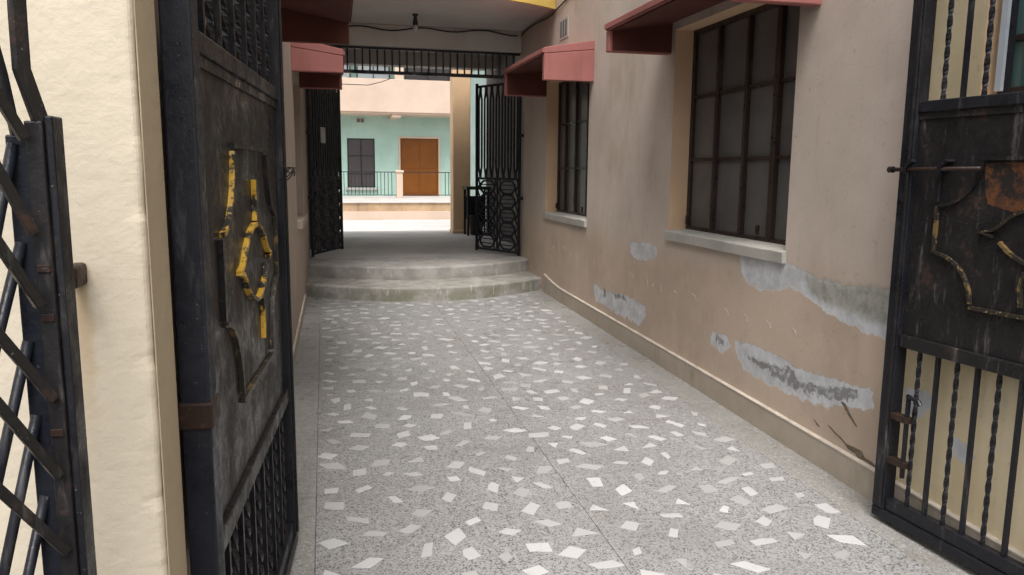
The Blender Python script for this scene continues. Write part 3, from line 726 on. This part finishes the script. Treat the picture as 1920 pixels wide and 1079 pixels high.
# lamp holder, cables
L = thing('ceiling_lamp', 'small black bulb holder hanging from the passage ceiling', 'lamp', (1.064, 9.22, 3.24))
g = G(); g.lathe([(.035, .12), (.035, .105), (.02, .10), (.024, .05), (.03, .035), (.03, .0)], (1.064, 9.22, 3.24), 14); g.build('holder', M['cable'], L, 0, True)
g = G(); g.lathe([(.018, 0), (.028, -.025), (.03, -.05), (.018, -.075), (.004, -.082)], (1.064, 9.22, 3.239), 14); g.build('bulb', M['bulb'], L, 0, True)
g = G(); g.tube([(-.1+2.55*i/30, 9.935-.004*math.sin(i), 3.315-.02*math.sin(i*.7)-.012*math.sin(i*.21)) for i in range(31)], .009, 6)
tag(g.build('ceiling_cable', M['cable'], None, 0, True), 'black cable sagging along the beam above the iron grille', 'cable')
q = []
for i in range(40):
    t = i/39; y = 9.94-t*6.0; q.append((WX-.012-.004*math.sin(i*1.3), y, 3.30+.16*t+.025*math.sin(i*.55)))
g = G(); g.tube(q, .008, 6); tag(g.build('wall_cable', M['cable'], None, 0, True), 'thin dark cable running along the top of the right wall', 'cable')
# transom grille
tg = thing('transom_grille', 'row of black iron bars filling the gap under the passage beam', 'grille', (1.15, 10.05, 2.8))
G().box(-.19, 2.505, 10.03, 10.07, 3.07, 3.098).build('top_rail', M['far_iron'], tg)
G().box(-.19, 2.505, 10.025, 10.075, 2.775, 2.815).build('bottom_rail', M['far_iron'], tg)
src = None
for i in range(29):
    x = -.14+i*.0915
    if src is None: src = G().box(-.010, .010, -.010, .010, 0, .254).build('grille_bar', M['far_iron'], tg, local=True); src.location = (x-1.15, 0, .0155)
    else: share(src, 'grille_bar', tg, (x-1.15, 0, .0155))
# ornamental gates
def orn_gate(label, P, d, W, z0, z1, dense):
    nrm = (d[1], -d[0]); fn = lambda s, q, z: (P[0]+d[0]*s+nrm[0]*q, P[1]+d[1]*s+nrm[1]*q, z)
    T = thing('ornamental_gate', label, 'gate', fn(0, 0, z0), 'pair of ornamental gates on the landing')
    m = M['far_iron']; zm = z0+.98
    for a, b in ((0, .03), (W-.03, W)): G(fn).box(a, b, -.015, .015, z0, z1).build('stile', m, T)
    for z in (z0+.02, zm, z1-.06): G(fn).box(.0305, W-.0305, -.012, .012, z, z+.03).build('rail', m, T)
    N_ = 13 if dense else 14
    xs = [.03+(W-.06)*(i+.5)/N_ for i in range(N_)]
    sp = xs[1]-xs[0]
    for i, s in enumerate(xs):
        # bars lean together in pairs at top and bottom of the upper field
        o = sp*.34*(1 if i % 2 == 0 else -1)
        G(fn).ribbon([(s+o, zm+.031), (s+o, zm+.07), (s, zm+.17), (s, z1-.22), (s+o*.9, z1-.13), (s+o, z1-.061)], .021, -.009, .009).build('bar', m, T)
    cols = [W*.27, W*.73] if not dense else [W*.2, W*.5, W*.8]
    hw = W*.16 if not dense else W*.11; H = (zm-z0-.06)/5
    G(fn).box(W/2-.009, W/2+.009, -.010, .010, z0+.0505, zm-.0005).build('centre_bar', m, T) if not dense else None
    for c in cols:
        for k in range(5):
            zc = z0+.055+H*(k+.5); a = hw*.55; h = H*.44
            G(fn).ribbon([(c-a, zc-h), (c+a, zc-h), (c+hw, zc-h*.45), (c+hw, zc+h*.45), (c+a, zc+h), (c-a, zc+h), (c-hw, zc+h*.45), (c-hw, zc-h*.45)], .023, -.008, .008, True).build('octagon', m, T)
            for dz in (-.03, .03): G(fn).box(c-hw*.9, c+hw*.9, -.005, .005, zc+dz-.007, zc+dz+.007).build('cross_bar', m, T)
    for c in ([.06, W/2-.05, W/2+.05, W-.06] if not dense else [.055, W*.35, W*.65, W-.055]):
        pts_ = [(c+.022*math.sin(z*2*math.pi/H), z0+.051+z) for z in np.linspace(0, zm-z0-.052, 26)]
        G(fn).ribbon(pts_, .020, -.006, .006).build('wavy_bar', m, T)
    for z in (z0+.75, z0+1.55): G(fn).box(-.05, -.001, -.012, .012, z-.02, z+.02).build('hinge', m, T)
    return T, fn
import math as _m
dl = np.array([.207+.19, 10.976-10.06]); dl /= np.linalg.norm(dl)
GL, fGL = orn_gate('ornamental black iron gate opened inward on the left of the landing', (-.17, 10.10), tuple(dl), 1.0, LZ+.015, 2.76, True)
dr = np.array([2.06-2.47, 10.62-9.82]); dr /= np.linalg.norm(dr)
GR, fGR = orn_gate('ornamental black iron gate opened inward on the right of the landing', (2.465, 9.80), tuple(dr), .92, LZ+.015, 2.76, False)
nr = (dl[1], -dl[0]); c0 = (-.17+dl[0]*.40+nr[0]*.013, 10.10+dl[1]*.40+nr[1]*.013)
g = G(lambda s, q, z: (c0[0]+dl[0]*s+nr[0]*q, c0[1]+dl[1]*s+nr[1]*q, z)); g.box(-.07, .07, -.002, .003, 1.93, 2.13); tag(g.build('notice_card', M['white'], None), 'small pale card tied to the left ornamental gate', 'card')
# columns
def column(label, x0, x1, y0, y1, mat):
    T = thing('column', label, 'column', ((x0+x1)/2, (y0+y1)/2, LZ))
    G().box(x0, x1, y0, y1, LZ-.001, 5.2).build('shaft', M[mat], T, .015)
    G().box(x0-.012, x1+.012, y0-.012, y1+.012, LZ, LZ+.06).build('base', M[mat], T, .01); return T
column('square peach column standing beyond the right ornamental gate', 2.215, 2.53, 13.66, 13.98, 'peach')
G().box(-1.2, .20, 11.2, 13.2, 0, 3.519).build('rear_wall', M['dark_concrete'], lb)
# stand with green top
ts = thing('side_table', 'black table with dark green top beside the peach column', 'table', (2.60, 13.35, LZ))
G().box(2.36, 2.785, 13.12, 13.55, 1.27, 1.32).build('table_top', M['green_top'], ts, .006)
for x in (2.38, 2.735):
    for y in (13.16, 13.48): G().box(x, x+.035, y, y+.035, LZ-.001, 1.269).build('leg', M['far_iron'], ts)
G().box(2.42, 2.734, 13.485, 13.51, .75, 1.15).build('back_board', M['far_iron'], ts)
bk = thing('bucket', 'black bucket under the green topped table', 'bucket', (2.575, 13.32, LZ))
g = G(); g.lathe([(.10, 0), (.14, .33), (.15, .335), (.15, .35), (.135, .35), (.10, .05)], (2.575, 13.32, LZ), 18); g.build('pail', M['far_iron'], bk, 0, True)
g = G(); g.tube([(2.575+.148*math.cos(t), 13.32, LZ+.33+.12*math.sin(t)) for t in np.linspace(0, math.pi, 13)], .005, 6); g.build('bail', M['far_iron'], bk)

# ------------------------------------------------------------------ courtyard buildings
sb = thing('side_building', 'pale teal wall just right of the peach column', 'building', (4.4, 14, 0))
G().box(3.2, 7.5, 13.62, 18.2, -.05, 3.70).build('wall', M['teal'], sb)
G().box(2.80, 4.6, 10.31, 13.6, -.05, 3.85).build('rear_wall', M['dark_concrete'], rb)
for z in (1.2, 2.0): G().box(3.17, 3.199, 15.0, 15.5, z, z+.45).build('wall_box', M['concrete'], sb, .01)
gb = thing('green_building', 'mint green house with peach balcony across the courtyard', 'house', (2, 28, 0))
Yg = 27.0
bwall = G(); bwall.box(-14, 14, Yg+.20, 33, .0, 9.0); bwall.build('body', M['mint'], gb)
ops = [(.78, 1.70, .985, 2.63), (2.56, 3.87, .705, 2.66)]
g = G(); xs = [-14]+[v for o in ops for v in o[:2]]+[14]
for i in range(0, len(xs)-1, 2): g.box(xs[i], xs[i+1], Yg, Yg+.199, .69, 3.50)
for o in ops:
    g.box(o[0], o[1], Yg+.0, Yg+.199, o[3], 3.50)
    if o[2] > .75: g.box(o[0], o[1], Yg, Yg+.199, .69, o[2])
g.build('wall', M['mint'], gb)
dr_ = G().box(2.56, 3.87, Yg+.06, Yg+.10, .705, 2.66).build('door', M['door'], gb)
for x in (2.62, 3.24): 
    for z0, z1 in ((.80, 1.55), (1.65, 2.56)): G().box(x, x+.56, Yg+.045, Yg+.0595, z0, z1).build('door_panel', M['door'], dr_, .01)
for a, b_, c_, d_ in ((2.50, 2.56, .705, 2.72), (3.87, 3.93, .705, 2.72), (2.56, 3.87, 2.66, 2.72)): G().box(a, b_, Yg-.03, Yg-.001, c_, d_).build('door_frame', M['pale_peach'], dr_)
fg_ = lambda x, y, z: (y, Yg+x, z)
window(gb, fg_, (.78, 1.70, .985, 2.63), .06, [1.24], [1.45, 2.05], frame='far_iron', pane='far_dark')
G().box(.70, 1.78, Yg-.10, Yg-.001, .90, .98).build('window_sill', M['concrete'], gb, .006)
vb = G().box(1.10, 1.37, Yg-.02, Yg-.001, 3.14, 3.30).build('ventilator', M['concrete'], gb)
for k in range(2): G().box(1.125+.125*k, 1.22+.125*k, Yg-.028, Yg-.0205, 3.165, 3.275).build('ventilator_slot', M['joint'], vb)
G().box(4.3, 4.42, Yg-.03, Yg-.001, 1.98, 2.1).build('switch_box', M['concrete'], gb)
G().box(-14, 14, 25.8, 26.999, 3.38, 3.52).build('balcony_slab', M['pale_peach'], gb)
G().box(-14, 14, 25.75, 25.92, 3.43, 4.47).build('balcony_parapet', M['pale_peach'], gb, .01)
for x in (2.19, -2.6, 6.9): G().box(x, x+.30, 25.85, 26.998, 3.28, 3.379).build('balcony_bracket', M['pale_peach'], gb)
for x in (2.3, -2.5, 7.0): G().box(x, x+.28, 25.78, 26.05, 4.471, 6.6).build('balcony_post', M['pale_peach'], gb)
G().box(-14, 14, 25.6, 27.1, 6.601, 6.8).build('upper_slab', M['pale_peach'], gb)
upw = [(-.6, .95, 'far_pane'), (1.15, 2.25, 'far_pane'), (2.75, 4.3, 'far_dark')]
for a, b_, p in upw: window(gb, lambda x, y, z: (y, Yg+.08+x, z), (a, b_, 4.52, 6.1), .04, [(a+b_)/2], [5.2], frame='frame', pane=p)
# railing on the terrace
rl = thing('terrace_railing', 'thin iron railing with short peach post in front of the green house', 'railing', (2, 25.2, .70))
G().box(-8, 9, 25.18, 25.205, 1.505, 1.53).build('top_rail', M['far_iron'], rl)
G().box(-8, 9, 25.18, 25.205, .78, .80).build('bottom_rail', M['far_iron'], rl)
src = None
for i in range(60):
    x = .15+i*.115
    if 2.2 < x < 2.5 or 2.56 < x < 3.75: continue
    if src is None: src = G().box(-.010, .010, -.010, .010, 0, .7045).build('railing_bar', M['far_iron'], rl, local=True); src.location = (x-2, -.0075, .1003)
    else: share(src, 'railing_bar', rl, (x-2, -.0075, .1003))
p_ = G().box(2.25, 2.45, 25.09, 25.29, .70, 1.50).build('post', M['pale_peach'], rl, .01); G().box(2.22, 2.48, 25.06, 25.32, 1.501, 1.58).build('post_cap', M['pale_peach'], p_, .02)
P = [onY(x, y, 25.5) for x, y in ((560, 150), (640, 158), (690, 160), (715, 154), (737, 146))]
g = G(); g.tube(P, .014, 6); tag(g.build('balcony_cable', M['cable'], None), 'thin dark cable hanging in front of the peach balcony', 'cable')
